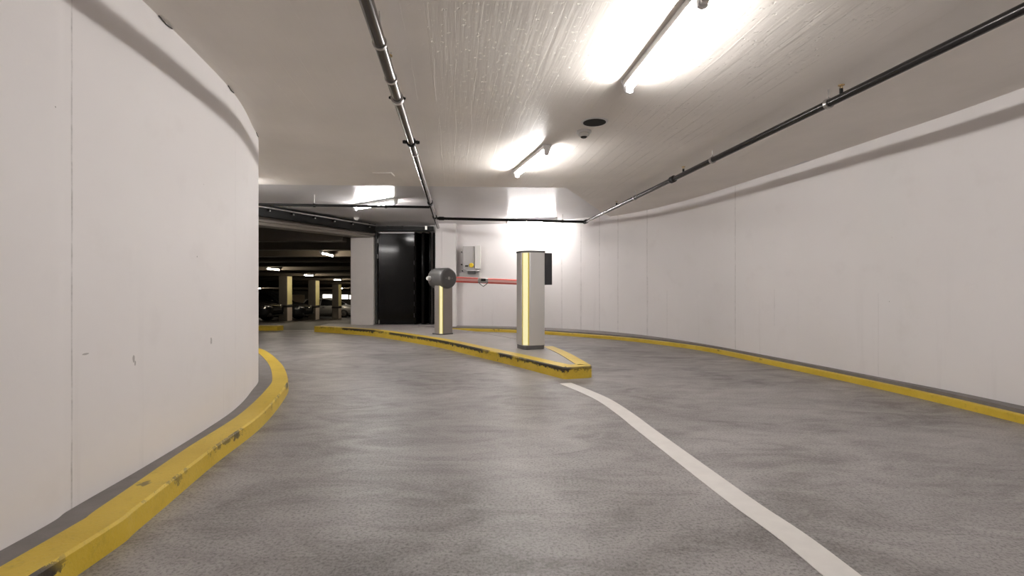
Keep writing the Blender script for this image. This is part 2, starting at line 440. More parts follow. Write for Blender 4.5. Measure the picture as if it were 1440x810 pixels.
# slab, with the diagonal edge towards the back, and the raised ceiling behind it
EDGE = [(-7.6,6.72), (-3.5,6.82), (0.80,7.32), (1.86,10.0), (2.6,11.6)]
struct(MB().prism([(-7.6,-8), *EDGE, (2.6,-8)], slab_z, 2.85).prism([(2.6,-8), (2.6,11.6), (5.0,11.6), (5.0,-8)], slab_z, 2.85).build('ceiling', M['ceil']))
struct(MB().prism([(-7.6,6.0), (-7.6,9.0), (-5.75,7.5), (-3.3,12.6), (5.0,12.6), (5.0,6.0)], REC_Z, REC_Z+0.25).build('ceiling', M['ceil_far']))
struct(MB().box((1.2,-7.1,1.3), (6.5,0.2,3.0)).build('wall_rear', M['plaster']))

# ---- opening into the parking hall: head beam, pier, pilaster, back pieces
OA = Vector((-3.35,11.75)); OB = Vector((-5.75,7.75))
od = (OB-OA).normalized(); onn = Vector((-od.y, od.x))      # towards the ramp side
if onn.x < 0: onn = -onn
def opt(t, o): q = OA + od*t + onn*o; return (q.x, q.y)
Lop = (OB-OA).length
mb = MB().prism([opt(-0.1,0), opt(Lop,0), opt(Lop,-0.35), opt(-0.1,-0.35)], CAM_Z+1.19, REC_Z)
mb.prism([opt(-0.1,0.06), opt(Lop,0.06), opt(Lop,0.0), opt(-0.1,0.0)], CAM_Z+1.245, CAM_Z+1.29)
struct(mb.build('trim_1', M['fascia'], bevel=0.006))
struct(MB().prism([(-3.81,11.75), (-3.27,11.75), (-3.27,12.2), (-3.81,12.2)], 0.0, CAM_Z+1.20).build('wall_pier', M['pier'], bevel=0.008))
struct(MB().box((-2.6,12.4,1.2), (1.8,0.2,2.8)).build('wall_back', M['pier']))
# pilaster at the end of the back wall: a narrow jamb, then the wider face
struct(MB().box((-1.575,12.0,1.25), (0.49,0.44,2.56)).build('trim_2', M['plaster'], bevel=0.008))
struct(MB().box((-1.735,11.90,1.2), (0.15,0.30,2.46)).build('trim_3', M['plaster'], bevel=0.01))

# ---- parking hall
hs = lambda x, y: hall_z(y) + 0.30
hall_poly = [(-3.5,12.2), (-3.75,11.9), (-6.1,8.0), (-24,8.0), (-24,43), (-3.5,43)]
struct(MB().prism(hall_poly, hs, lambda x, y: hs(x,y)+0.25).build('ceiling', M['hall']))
beam_y = [9.9] + [11.9 + 1.72*k for k in range(18)]
for y in beam_y:
    xr = -3.6 if y > 12.1 else -3.75 - (11.9-y)*0.6 - 0.25
    z = hall_z(y)
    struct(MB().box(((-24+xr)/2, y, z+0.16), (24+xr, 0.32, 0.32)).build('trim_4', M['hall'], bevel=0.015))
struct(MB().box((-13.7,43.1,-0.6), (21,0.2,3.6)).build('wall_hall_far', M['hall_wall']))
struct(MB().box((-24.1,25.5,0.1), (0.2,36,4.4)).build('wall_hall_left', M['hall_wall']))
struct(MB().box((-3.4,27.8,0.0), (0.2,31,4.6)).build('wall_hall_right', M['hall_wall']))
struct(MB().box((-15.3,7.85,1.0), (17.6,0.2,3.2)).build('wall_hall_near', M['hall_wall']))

# ------------------------------------------------------------------ kerbs
def V2(pts, n=8): return [Vector((p[0], p[1])) for p in catmull([(a, b, 0) for a, b in pts], n)]
def resample(poly, n):
    L = [0.0]
    for a, b in zip(poly, poly[1:]): L.append(L[-1] + (b-a).length)
    out = []; j = 0
    for i in range(n):
        t = L[-1]*i/(n-1)
        while j < len(L)-2 and L[j+1] < t: j += 1
        f = (t - L[j])/max(L[j+1]-L[j], 1e-9); out.append(poly[j].lerp(poly[j+1], min(max(f,0),1)))
    return out

KL = V2([(-1.42,-6.9), (-1.44,-3), (-1.46,0), (-1.51,1.74), (-1.55,2.09), (-1.68,2.8), (-1.80,3.59), (-2.06,4.52), (-2.28,5.07), (-2.83,6.09),
         (-3.66,7.33), (-4.4,8.0), (-5.2,8.45)])
t = thing('kerb', 'broad yellow kerb hugging the foot of the curved white wall on the left', 'kerb', (-1.51,1.74,0))
MB().sweep(KL, [(0,-0.04), (0.004,0.088), (0.014,0.098), (0.145,0.102), (0.145,-0.04)]).build('painted_edge', M['kerb_l'], t, world=True, smooth=True)
A = resample([p + n*0.145 for p, n in zip(KL, normals2(KL))], 110)
nA = normals2(A)
# the cement strip runs from the kerb back to the wall face
B = []
for p, n in zip(A, nA):
    best = 0.15
    for a, b in zip(LW, LW[1:]):
        d1 = b - a; den = n.x*d1.y - n.y*d1.x
        if abs(den) < 1e-9: continue
        q = a - p
        s_ = (q.x*d1.y - q.y*d1.x)/den; r_ = (q.x*n.y - q.y*n.x)/den
        if 0 <= r_ <= 1 and 0 < s_ < 2.0: best = s_; break
    B.append(p + n*best)
MB().strip(A, B, -0.04, 0.099).build('cement_strip', M['walk'], t, world=True)['label'] = 'grey cement strip between yellow edge and wall'

KR = V2([(3.79,-6.9), (3.79,0), (3.77,2), (3.75,3.65), (3.64,4.86), (3.33,6.54), (3.03,7.9), (2.36,9.15), (1.52,10.05), (0.62,10.78),
         (-0.33,11.3), (-1.3,11.55), (-2.05,11.62)])
t = thing('kerb', 'low narrow yellow kerb along the long white wall on the right', 'kerb', (3.75,3.65,0))
MB().sweep(KR, [(0,-0.04), (-0.003,0.054), (-0.010,0.061), (-0.050,0.063), (-0.060,0.045), (-0.060,-0.04)]).build('painted_edge', M['kerb_r'], t, world=True, smooth=True)
A = resample([p - n*0.080 for p, n in zip(KR, normals2(KR))], 120); nA = normals2(A); B = []
for p, n in zip(A, nA):
    n = -n; best = 0.1
    for a, b in zip(RW, RW[1:]):
        d1 = b - a; den = n.x*d1.y - n.y*d1.x
        if abs(den) < 1e-9: continue
        q = a - p
        s_ = (q.x*d1.y - q.y*d1.x)/den; r_ = (q.x*n.y - q.y*n.x)/den
        if 0 <= r_ <= 1 and 0 < s_ < 1.5: best = s_; break
    B.append(p + n*best)
MB().strip(A, B, -0.04, 0.088).build('cement_strip', M['walk'], t, world=True)['label'] = 'dark grey cement ledge behind the yellow edge'

KS = [Vector((-5.52,11.7)), Vector((-7.2,11.75)), Vector((-9.5,11.8))]
t = thing('kerb', 'short yellow kerb end in the entrance of the dark parking hall', 'kerb', (-5.52,11.7,0))
MB().sweep(KS, [(0,-0.1), (0,0.09), (-0.02,0.1), (-0.30,0.1), (-0.30,-0.1)]).build('painted_edge', M['kerb_l'], t, world=True, smooth=True)

# ------------------------------------------------------------------ traffic island
near = V2([(-4.5,11.33), (-3.74,10.9), (-2.87,10.28), (-2.0,9.3), (-1.19,8.3), (-0.52,7.25), (0.0,6.42), (0.33,5.86), (0.53,5.52)], 6)
nose = [Vector((0.56,5.47)), Vector((0.61,5.455)), Vector((0.84,5.53)), Vector((0.885,5.56)), Vector((0.90,5.61))]
far = V2([(0.90,5.66), (0.76,6.77), (0.52,7.8), (0.05,8.9), (-0.6,9.85), (-1.4,10.7), (-2.15,11.3)], 6)
OUT = near + nose + far
t = thing('traffic_island', 'long pointed traffic island with chipped yellow rim carrying the barrier posts', 'traffic island', (0.2,7.0,0))
cut = len(near) + len(nose) + next(i for i, p in enumerate(far) if p.y > 7.35)
RP = [(0,-0.06), (0.0,0.118), (0.012,0.13), (0.17,0.132), (0.17,-0.06)]
MB().sweep(OUT[:cut+1], RP).build('painted_rim', M['kerb_i'], t, world=True, smooth=True)
MB().sweep(OUT[cut:], RP).build('rim_stone', M['isl'], t, world=True, smooth=True)
INN = [p + n*0.17 for p, n in zip(OUT, normals2(OUT))]
poly = [(p.x,p.y) for p in INN] + [(-2.2,11.8), (-3.26,11.8), (-3.26,11.74), (-4.5,11.74)]
# nose offset points may cross: keep them inside
poly = [q for q in poly]
MB().prism([q for i, q in enumerate(poly) if not (len(near)-1 <= i < len(near)+len(nose))], -0.06, 0.127).build('island_top', M['isl'], t, world=True)['label'] = 'pale worn concrete top of the island'
# ground behind the pier that carries the door
struct(MB().prism([(-4.5,11.76), (-3.83,11.76), (-3.83,12.22), (-4.5,12.22)], -0.1, 0.126).build('trim_5', M['isl']))
struct(MB().prism([(-3.25,11.8), (-1.83,11.8), (-1.83,12.3), (-3.25,12.3)], -0.1, 0.126).build('trim_5', M['isl']))

# ------------------------------------------------------------------ white line
CL = V2([(1.17,-4), (1.18,0), (1.146,1.737), (1.07,2.37), (0.945,3.48), (0.90,3.93), (0.823,4.43), (0.704,4.83), (0.56,5.22)], 8)
o = MB().sweep(CL, [(0.066,-0.002), (0.066,0.0025), (-0.066,0.0025), (-0.066,-0.002)]).build('lane_line', M['white_paint'])
tag(o, 'white curved lane line painted on the grey floor in front of the island nose', 'lane line')

# ------------------------------------------------------------------ barrier post with boom
PX, PY = -1.31, 9.42
th = math.radians(44)
t = thing('barrier_post', 'grey boom barrier post with round motor head and red boom', 'barrier', (PX,PY,0.128), th)
def rrect(w_, d_, r, n=6):
    out = []
    for cx, cy, a0 in ((w_/2-r, -d_/2+r, -90), (w_/2-r, d_/2-r, 0), (-w_/2+r, d_/2-r, 90), (-w_/2+r, -d_/2+r, 180)):
        for k in range(n+1):
            a = math.radians(a0 + 90*k/n); out.append((cx + r*math.cos(a), cy + r*math.sin(a)))
    return out
def chamf(w_, d_, c):
    """plan with the two corners on the -x side cut off"""
    return [(w_/2,-d_/2), (w_/2,d_/2), (-w_/2+c,d_/2), (-w_/2,d_/2-c), (-w_/2,-d_/2+c), (-w_/2+c,-d_/2)]
def corner_strip(mbx, w_, d_, c, half, z0, z1, out=0.006):
    """upright bar lying on the cut corner at (-x,-y)"""
    m = Vector((-w_/2 + c/2, -d_/2 + c/2, 0)); nrm = Vector((-1,-1,0)).normalized(); tg = Vector((1,-1,0)).normalized()
    ctr = m + nrm*(out/2) + Vector((0,0,(z0+z1)/2))
    R = Matrix((tg, nrm, Vector((0,0,1)))).transposed()
    return mbx.box(ctr, (2*half, out, z1-z0), m=R)
BW, BD, BC = 0.275, 0.255, 0.05
MB().prism(chamf(BW, BD, BC), 0.0, 0.97).build('post_body', M['post'], t, bevel=0.012)
corner_strip(MB(), BW, BD, BC, 0.036, 0.02, 0.93, 0.004).build('strip_border', M['yellow_edge'], t)
st = corner_strip(MB(), BW, BD, BC, 0.025, 0.02, 0.93, 0.010).build('light_strip', M['strip'], t)
st['label'] = 'pale yellow lit strip down the front corner'
MB().prism(rrect(BW+0.03, BD+0.03, 0.03, 3), 0.0, 0.022).build('foot_plate', M['darkgrey'], t, bevel=0.004)
# head: a short drum whose axis is local -y (towards the ramp), boom leaves along local +x
HZ = 1.055
MB().tube((0,-0.19,HZ), (0,0.24,HZ), 0.195, 40, prof=[(0,0.168), (0.03,0.186), (0.07,0.195), (0.93,0.195), (0.97,0.186), (1,0.17)]).build('motor_head', M['darkgrey'], t, smooth=True)
MB().tube((0,-0.198,HZ), (0,-0.186,HZ), 0.160, 40).build('head_cover', M['darkgrey'], t, smooth=True)
MB().tube((0,-0.200,HZ-0.0), (0,-0.192,HZ), 0.03, 20).tube((0.07,-0.200,HZ), (0.07,-0.196,HZ), 0.008, 10).tube((-0.07,-0.200,HZ), (-0.07,-0.196,HZ), 0.008, 10).build('cover_screw', M['zinc'], t, smooth=True)
MB().tube((-0.19,0.14,HZ+0.0), (-0.26,0.14,HZ), 0.045, 18, prof=[(0,0.04), (0.6,0.045), (1,0.03)]).build('signal_lens', M['white_plastic'], t, smooth=True)['label'] = 'small white round lens on the rear side'
MB().box((-0.128,0.05,0.90), (0.012,0.05,0.06)).build('lock_cover', M['zinc'], t, bevel=0.003)
boom = MB().prism(rrect(0.045, 0.112, 0.018, 3), 0.17, 2.55)
boom.v = [Vector((v.z, v.x + 0.05, HZ + v.y - 0.010 - 0.022*v.z)) for v in boom.v]
bo = boom.build('boom_arm', M['red'], t, smooth=True); bo['label'] = 'red boom arm with pale band'
MB().bar((0.19,0.026,HZ-0.012), (2.53,0.026,HZ-0.064), 0.006, 0.05).build('reflective_band', M['pink'], bo)
b2 = MB().box((1.02,0.05,HZ-0.030), (0.26,0.075,0.10))
b2.build('boom_joint', M['zinc'], bo, bevel=0.01)
MB().box((1.02,0.011,HZ-0.018), (0.12,0.012,0.055)).build('joint_block', M['rubber'], bo, bevel=0.004)
mb = MB()
for a, b in (((0.90,0.01,HZ-0.07),(0.93,0.01,HZ-0.10)), ((0.93,0.01,HZ-0.10),(1.02,0.01,HZ-0.15)), ((1.02,0.01,HZ-0.15),(1.11,0.01,HZ-0.10)), ((1.11,0.01,HZ-0.10),(1.14,0.01,HZ-0.07))):
    mb.tube(a, b, 0.009, 8)
mb.build('joint_hoop', M['darkgrey'], bo, smooth=True)

# ------------------------------------------------------------------ ticket column
t = thing('ticket_column', 'tall pale aluminium ticket column with lit yellow strip at the island nose', 'ticket machine', (0.268,7.19,0.130), math.radians(21))
CW, CD, CC = 0.335, 0.30, 0.10
MB().prism(rrect(CW-0.004, CD-0.004, 0.05, 6), 0.0, 0.055).build('plinth', M['darkgrey'], t, bevel=0.004)
def crn(w_, d_, c):   # front-left corner cut, other corners rounded
    r = 0.035; out = [(-w_/2 + c, -d_/2)]
    for cx, cy, a0 in ((w_/2-r, -d_/2+r, -90), (w_/2-r, d_/2-r, 0), (-w_/2+r, d_/2-r, 90)):
        for k in range(7):
            a = math.radians(a0 + 15*k); out.append((cx + r*math.cos(a), cy + r*math.sin(a)))
    out.append((-w_/2, -d_/2 + c)); return out
MB().prism(crn(CW, CD, CC), 0.055, 1.375).build('column_body', M['alu'], t, bevel=0.004)
MB().prism(crn(CW+0.012, CD+0.012, CC), 1.375, 1.40).build('column_cap', M['darkgrey'], t, bevel=0.006)
corner_strip(MB(), CW, CD, CC, 0.052, 0.06, 1.37, 0.004).build('strip_border', M['yellow_edge'], t)
corner_strip(MB(), CW, CD, CC, 0.038, 0.06, 1.37, 0.009).build('light_strip', M['strip'], t)['label'] = 'bright pale yellow lit strip down the corner'
rb = MB().box((CW/2+0.065,0.02,1.375-0.230), (0.132,0.24,0.46)).build('reader_box', M['anthracite'], t, bevel=0.008)
rb['label'] = 'anthracite box on the side of the column'
MB().box((CW/2+0.132,0.02,1.19), (0.006,0.13,0.24)).build('reader_panel', M['rubber'], rb, bevel=0.002)
MB().box((CW/2-0.02,-CD/2-0.001,0.7), (0.004,0.003,1.28)).build('door_gap', M['lampgrey'], t)

# ------------------------------------------------------------------ pipes under the ceiling
def clamp_rod(parent, p, r, top, d, ring=True, mat=None):
    """ring round the pipe and a thin threaded rod up to the ceiling"""
    cl = MB().tube(p - d*0.016, p + d*0.016, r+0.009, 16)
    c = cl.build('pipe_clamp', mat or M['zinc'], parent, world=True, smooth=True)
    MB().tube(p + Vector((0,0,r)), Vector((p.x,p.y,top)), 0.005, 8).build('hanger_rod', M['zinc'], parent, world=True, smooth=True)
def sprinkler(parent, p, r, h=0.035):
    b = MB().tube(p + Vector((0,0,r*0.8)), p + Vector((0,0,r+h)), 0.012, 10).build('sprinkler_head', M['blackmetal'], parent, world=True, smooth=True)
    z = r + h
    m2 = MB().tube(p + Vector((0,0,z+0.022)), p + Vector((0,0,z+0.026)), 0.022, 12)
    m2.tube(p + Vector((0.010,0,z)), p + Vector((0.004,0,z+0.022)), 0.003, 6).tube(p + Vector((-0.010,0,z)), p + Vector((-0.004,0,z+0.022)), 0.003, 6)
    mbx = m2.build('deflector', M['brass'], b)
    mbx.data.transform(Matrix.Translation(-parent.location))
def ceil_at(p): return slab_z(p.x) if p.y < 7.0 else REC_Z

# right pipe
R0 = P(1440,12,1.385); R1 = P(823,312,1.385); rd = (R1-R0).normalized()
def on_right(px):
    k = (px-720)/F; s_ = (k*R0.y - R0.x)/(rd.x - k*rd.y); return R0 + rd*s_
pr = 0.029
t = thing('sprinkler_pipe', 'dark sprinkler pipe hung on rods along the ceiling on the right', 'pipe', R0 - rd*8)
MB().tube(R0 - rd*8, R1, pr, 20).build('pipe_tube', M['pipe'], t, world=True, smooth=True)
for px in (1165, 1002, 893): 
    p = on_right(px); clamp_rod(t, p, pr, slab_z(p.x), rd)
for px in (1183, 961, 867): sprinkler(t, on_right(px), pr)
for px in (946,):
    p = on_right(px); MB().tube(p - rd*0.05, p + rd*0.05, pr+0.012, 16, prof=[(0,pr+0.004),(0.1,pr+0.014),(0.4,pr+0.014),(0.5,pr+0.006),(0.6,pr+0.014),(0.9,pr+0.014),(1,pr+0.004)]).build('coupling', M['blackmetal'], t, world=True, smooth=True)
MB().tube(R1 - rd*0.10, R1 + rd*0.04, pr+0.014, 16).build('elbow', M['blackmetal'], t, world=True, smooth=True)

# left pipe, slightly falling towards the viewer
L0 = P(515,0,1.285); L1 = P(612,307,1.36); ld = (L1-L0).normalized()
def on_left_y(y): return L0 + ld*((y - L0.y)/ld.y)
def on_left_py(py):
    # H/Y = (405-py)/F along the line
    k = (405-py)/F; a = L0.z - CAM_Z; s_ = (k*L0.y - a)/(ld.z - k*ld.y); return L0 + ld*s_
pl = 0.033
t = thing('sprinkler_pipe', 'shiny dark sprinkler pipe under the ceiling left of the middle', 'pipe', L0 - ld*7.5)
MB().tube(L0 - ld*7.5, on_left_y(11.3), pl, 22).build('pipe_tube', M['pipe_l'], t, world=True, smooth=True)
side = Vector((ld.y, -ld.x, 0)).normalized()
for py in (138, 200):
    p = on_left_py(py)
    MB().tube(p - ld*0.02, p + ld*0.02, pl+0.011, 18).build('coupling', M['zinc' if py == 138 else 'blackmetal'], t, world=True, smooth=True)
    for s_ in (-1, 1):
        k_ = 1.0 if py == 200 else 0.55
        q = p + side*s_*(pl+0.022*k_); mb = MB().box(q, (0.040*k_, 0.022*k_, 0.022*k_), rz=math.atan2(side.y, side.x))
        mb.tube(q - ld*0.04*k_, q + ld*0.04*k_, 0.008*k_, 8)
        mb.build('coupling_bolt', M['blackmetal'], t, world=True)
for py in (215, 110, 60):
    p = on_left_py(py); MB().tube(p - ld*0.01, p + ld*0.01, pl+0.006, 16).build('pipe_clamp', M['zinc'], t, world=True, smooth=True)
    MB().tube(p + Vector((0,0,pl)), Vector((p.x,p.y,ceil_at(p))), 0.005, 8).build('hanger_rod', M['zinc'], t, world=True, smooth=True)
for py in (285, 305):
    p = on_left_py(py); MB().tube(p - ld*0.07, p + ld*0.07, pl+0.012, 16).build('coupling', M['blackmetal'], t, world=True, smooth=True)
sprinkler(t, on_left_py(100), pl)

# cross pipes
def cross_pipe(a, b, r, label, mat=None):
    d = (b-a).normalized()
    t = thing('cross_pipe', label, 'pipe', a)
    MB().tube(a, b, r, 16).build('pipe_tube', mat or M['blackmetal'], t, world=True, smooth=True)
    return t, d
a = on_left_y(L1.y); d = (R1-a).normalized()
t, d = cross_pipe(a + d*(pl+0.002), R1 - d*(pr+0.014), 0.027, 'black pipe crossing the back below the ceiling above the boom')
p = R1 - d*0.5; clamp_rod(t, p, 0.027, REC_Z, d, mat=M['blackmetal'])
p = a + d*0.12; MB().tube(p - d*0.05, p + d*0.05, 0.036, 14).build('coupling', M['blackmetal'], t, world=True, smooth=True)
a = on_left_y(8.29); b = Vector((-4.4,8.05,CAM_Z+1.355)); d = (b-a).normalized()
t, d = cross_pipe(a + d*(pl+0.002), b, 0.021, 'thin black pipe running left from the shiny pipe past the far left lamp')
for s_ in (0.75, 1.9):
    p = a + d*s_; clamp_rod(t, p, 0.021, REC_Z, d, mat=M['blackmetal'])

# ------------------------------------------------------------------ fluorescent lamps
def batten(length, tube_mat, drop=0.075, endw=0.10, hall=False):
    """lamp at the origin: local z=0 is the ceiling, tube along local y"""
    t = bpy.data.objects.new('fluorescent_lamp', None); C.objects.link(t)
    MB().box((0,0,-0.023), (0.074, length+0.07, 0.044)).build('housing', M['lampgrey'], t, bevel=0.004)
    for s_ in (-1, 1):
        y = s_*(length/2+0.018)
        poly = [(-0.024,-0.044), (0.024,-0.044), (0.024,-drop-0.022), (0.0,-drop-0.030), (-0.024,-drop-0.022)]
        vs = [(x, y-0.012, z) for x, z in poly] + [(x, y+0.012, z) for x, z in poly]
        n = 5
        MB().add(vs, [tuple(range(n)), tuple(range(2*n-1, n-1, -1))] + [(i, (i+1)%n, n+(i+1)%n, n+i) for i in range(n)]).build('lamp_holder', M['lampgrey'], t)
        q = s_*(length/2+0.042)
        vs = [(-endw*0.5,q-0.01,-0.001), (endw*0.5,q-0.01,-0.001), (endw*0.16,q-0.01,-drop-0.018), (-endw*0.16,q-0.01,-drop-0.018)]
        vs += [(x, y_+0.02, z) for x, y_, z in vs]
        MB().add(vs, [(0,1,2,3), (7,6,5,4)] + [(i, (i+1)%4, 4+(i+1)%4, 4+i) for i in range(4)]).build('end_bracket', M['lampgrey'], t)
    MB().tube((0,-length/2,-drop), (0,length/2,-drop), 0.014, 12).build('tube', tube_mat, t, smooth=True)
    return t
RUN = 'fluorescent lamps along the ramp ceiling'
def set_lamp(t, a, b, zc, label):
    t.location = ((a.x+b.x)/2, (a.y+b.y)/2, zc - 0.0065*abs(b.x-a.x) - 0.001); t.rotation_euler = (0,0,math.atan2(-(b.x-a.x), b.y-a.y))
    return tag(t, label, 'ceiling lamp', RUN)
a, b = P(985,6,1.398), P(886,124,1.398)
lamp = batten((b-a).length, M['tube'])
set_lamp(lamp, a, b, slab_z((a.x+b.x)/2), 'largest fluorescent lamp, nearest one on the ceiling at upper right')
def add_lamp(a, b, zc, label):
    m = (a+b)/2
    o = copy_thing(lamp, (0,0,0), 0, label, RUN); set_lamp(o, a, b, zc, label); return o
a, b = P(768,214,1.392), P(727,246,1.392); add_lamp(a, b, slab_z((a.x+b.x)/2), 'second fluorescent lamp in the middle of the ceiling beyond the smoke detector')
a, b = P(565,283.5,1.455), P(492,294.5,1.455); add_lamp(a, b, REC_Z, 'fluorescent lamp at the far left above the thin black pipe')
add_lamp(Vector((-0.12,11.02,0)), Vector((0.98,10.80,0)), REC_Z, 'fluorescent lamp at the back wall above the ticket column')
add_lamp(Vector((-3.50,6.34,0)), Vector((-4.50,6.56,0)), slab_z(-3.9), 'fluorescent lamp over the bend, hidden behind the curved left wall')
add_lamp(Vector((1.36,-1.75,0)), Vector((1.25,-0.60,0)), slab_z(1.3), 'unseen added fluorescent lamp on the ceiling just behind the viewpoint')  # unseen lamp carrying on the row, put in to light the near walls
add_lamp(Vector((1.66,-4.85,0)), Vector((1.55,-3.70,0)), slab_z(1.6), 'unseen added fluorescent lamp farthest behind the viewpoint, near the rear wall')  # another unseen lamp, put in for more light from behind

# ------------------------------------------------------------------ things on the ceiling
p = P(836,171,1.472)
t = thing('ceiling_speaker', 'round black recessed opening with thin rim in the ceiling', 'ceiling opening', (p.x,p.y,slab_z(p.x)))
MB().tube((0,0,0.0), (0,0,-0.007), 0.118, 40, prof=[(0,0.120), (1,0.114)]).build('rim', M['lampgrey'], t, smooth=True)
MB().tube((0,0,-0.005), (0,0,-0.0095), 0.100, 40).build('opening', M['dark_hole'], t, smooth=True)
p = P(821,184,1.472)
t = thing('smoke_detector', 'small white smoke detector with dark tip beside the round opening', 'smoke detector', (p.x,p.y,slab_z(p.x)))
MB().tube((0,0,0), (0,0,-0.022), 0.058, 28, prof=[(0,0.070), (0.8,0.070), (1,0.062)]).build('base', M['lampgrey'], t, smooth=True)
MB().tube((0,0,-0.022), (0,0,-0.055), 0.05, 28, prof=[(0,0.046), (0.35,0.052), (0.8,0.046), (1,0.034)]).build('chamber', M['white_plastic'], t, smooth=True)
MB().tube((0,0,-0.055), (0,0,-0.064), 0.03, 20, prof=[(0,0.032), (1,0.024)]).build('sensor_tip', M['dark_hole'], t, smooth=True)
p = P(501,310,1.47)
t = thing('dome_detector', 'small white dome on the ceiling near the black door track', 'detector', (p.x,p.y,REC_Z))
MB().tube((0,0,0), (0,0,-0.02), 0.06, 24).build('base', M['white_plastic'], t, smooth=True)
MB().tube((0,0,-0.02), (0,0,-0.065), 0.05, 24, prof=[(0,0.052), (0.4,0.048), (0.8,0.032), (1,0.01)]).build('dome', M['white_plastic'], t, smooth=True)
a, b = P(527,247,1.42), P(551,246.5,1.42)
o = MB().box(((a.x+b.x)/2, a.y, slab_z(a.x)-0.005), (0.24,0.17,0.01)).build('inspection_cover', M['ceil'], bevel=0.003)
tag(o, 'flat painted cover plate on the ceiling left of the shiny pipe', 'cover plate')
# short bent black lines at the top of the curved wall
for i, (px, py, lab) in enumerate(((232,33,'short black line at the top of the curved wall, nearest the picture top'), (324,115,'short black line at the top of the curved wall, middle one'), (361,160,'short black line at the top of the curved wall, nearest its far edge'))):
    k = (px-720)/F; best = None
    for q0, q1 in zip(LW, LW[1:]):
        fa = q0.x-k*q0.y; fb = q1.x-k*q1.y
        if q0.y > 0.3 and fa*fb <= 0: best = q0.lerp(q1, fa/(fa-fb)); dd = (q1-q0).normalized(); break
    if best is None: continue
    nn_ = Vector((dd.y,-dd.x)); z = slab_z(best.x) - 0.008
    c = best + nn_*0.006
    mb = MB(); pts = [Vector((c.x-dd.x*0.07, c.y-dd.y*0.07, z+0.004)), Vector((c.x, c.y, z-0.004)), Vector((c.x+dd.x*0.06, c.y+dd.y*0.06, z+0.002))]
    for q0, q1 in zip(pts, pts[1:]): mb.tube(q0, q1, 0.003, 8)
    tag(mb.build('black_line', M['rubber'], smooth=True), lab, 'cable', 'black lines along the wall top')
# ------------------------------------------------------------------ control cabinet on the back wall
yb = 11.98
def bx(px, py, y): return ((px-720)/F*y, y, CAM_Z + (405-py)/F*y)
t = thing('control_cabinet', 'pale grey control cabinet with yellow switch on the back wall', 'cabinet', bx(661,384,yb))
def flat(mbx, px0, py0, px1, py1, y0, y1):
    a = bx(px0,py0,y0); b = bx(px1,py1,y0)
    return mbx.box(((a[0]+b[0])/2, (y0+y1)/2, (a[2]+b[2])/2), (abs(b[0]-a[0]), abs(y1-y0), abs(a[2]-b[2])))
flat(MB(), 651,346,667.5,379, 11.80, 12.06).build('cabinet_body', M['boxgrey'], t, world=True, bevel=0.006)
flat(MB(), 667.7,345,675.5,378, 11.76, 12.04).build('cabinet_door', M['white_plastic'], t, world=True, bevel=0.006)['label'] = 'white upright panel on the right of the cabinet'
q = Vector(bx(663,373,11.78)); MB().tube(q, q + Vector((0,-0.05,0)), 0.05, 20, prof=[(0,0.055),(0.7,0.055),(1,0.04)]).build('switch_knob', M['yellow_knob'], t, world=True, smooth=True)['label'] = 'round yellow switch'
flat(MB(), 655,379.5,674,381, 11.72, 12.02).build('shelf_lip', M['lampgrey'], t, world=True)
flat(MB(), 657.5,381,668.5,385, 11.78, 11.99).build('lower_tray', M['darkgrey'], t, world=True, bevel=0.006)
flat(MB(), 654,373,658,375, 11.77, 11.80).build('latch', M['rubber'], t, world=True)
flat(MB(), 646,384,674,390, 11.90, 12.03).build('back_plate', M['boxgrey'], t, world=True, bevel=0.004)
flat(MB(), 674,384,676,391, 11.88, 12.03).build('plate_edge', M['white_plastic'], t, world=True)
for i, (px, py, lab) in enumerate(((649,354.5,'topmost black knob left of the control cabinet'), (649,372,'middle black knob left of the control cabinet'), (650.3,381,'upper of the two close black knobs left of the cabinet'), (650.3,385,'lowest black knob left of the control cabinet'))):
    q = Vector(bx(px,py,12.02)); ob = MB().tube(q + Vector((0,0.08,0)), q + Vector((0,-0.03,0)), 0.016, 12).build('wall_knob', M['rubber'], smooth=True)
    tag(ob, lab, 'knob', 'black knobs by the cabinet')

# ------------------------------------------------------------------ black folding door and its track
dy = 11.86
t = thing('folding_door', 'black glossy folding door standing folded between white pier and pilaster', 'door', (-2.6,dy,0.127))
z0 = 0.145; z1 = CAM_Z + 1.325
def leaf_or_backing(x0, y0, x1, y1):
    a = Vector((x0,y0,(z0+z1)/2)); b = Vector((x1,y1,(z0+z1)/2))
    o = MB().bar(a, b, 0.045, z1-z0).build('door_leaf_or_backing', M['door'], t, world=True, bevel=0.005)
    d = (b-a).normalized()
    return o
lf = leaf_or_backing(-3.18,dy+0.02,-2.33,dy+0.06)
MB().box((-3.235,dy+0.04,(z0+z1)/2), (0.05,0.10,z1-z0)).build('door_jamb', M['rubber'], t, world=True, bevel=0.004)
for (x0,y0,x1,y1) in ((-2.30,dy-0.05,-2.22,dy+0.30), (-2.20,dy+0.30,-2.13,dy-0.02), (-2.11,dy-0.02,-2.04,dy+0.30), (-2.02,dy+0.30,-1.95,dy-0.01)):
    leaf_or_backing(x0,y0,x1,y1)
leaf_or_backing(-2.30,dy+0.36,-1.85,dy+0.36); leaf_or_backing(-1.90,dy+0.30,-1.86,dy+0.02)  # first one is an added black backing that darkens the gaps between folds
hx = Vector((-2.315, dy-0.03, 0))
for z in (0.35, 0.62, 0.9, 1.2, 1.6, 2.05, 2.2):
    MB().tube(Vector((hx.x,hx.y,z-0.05)), Vector((hx.x,hx.y,z+0.05)), 0.014, 10).build('hinge', M['darkgrey'], t, world=True, smooth=True)
for z in (1.75, 2.12):
    MB().box((-3.19,dy-0.02,z), (0.03,0.03,0.10)).build('hinge', M['darkgrey'], t, world=True)
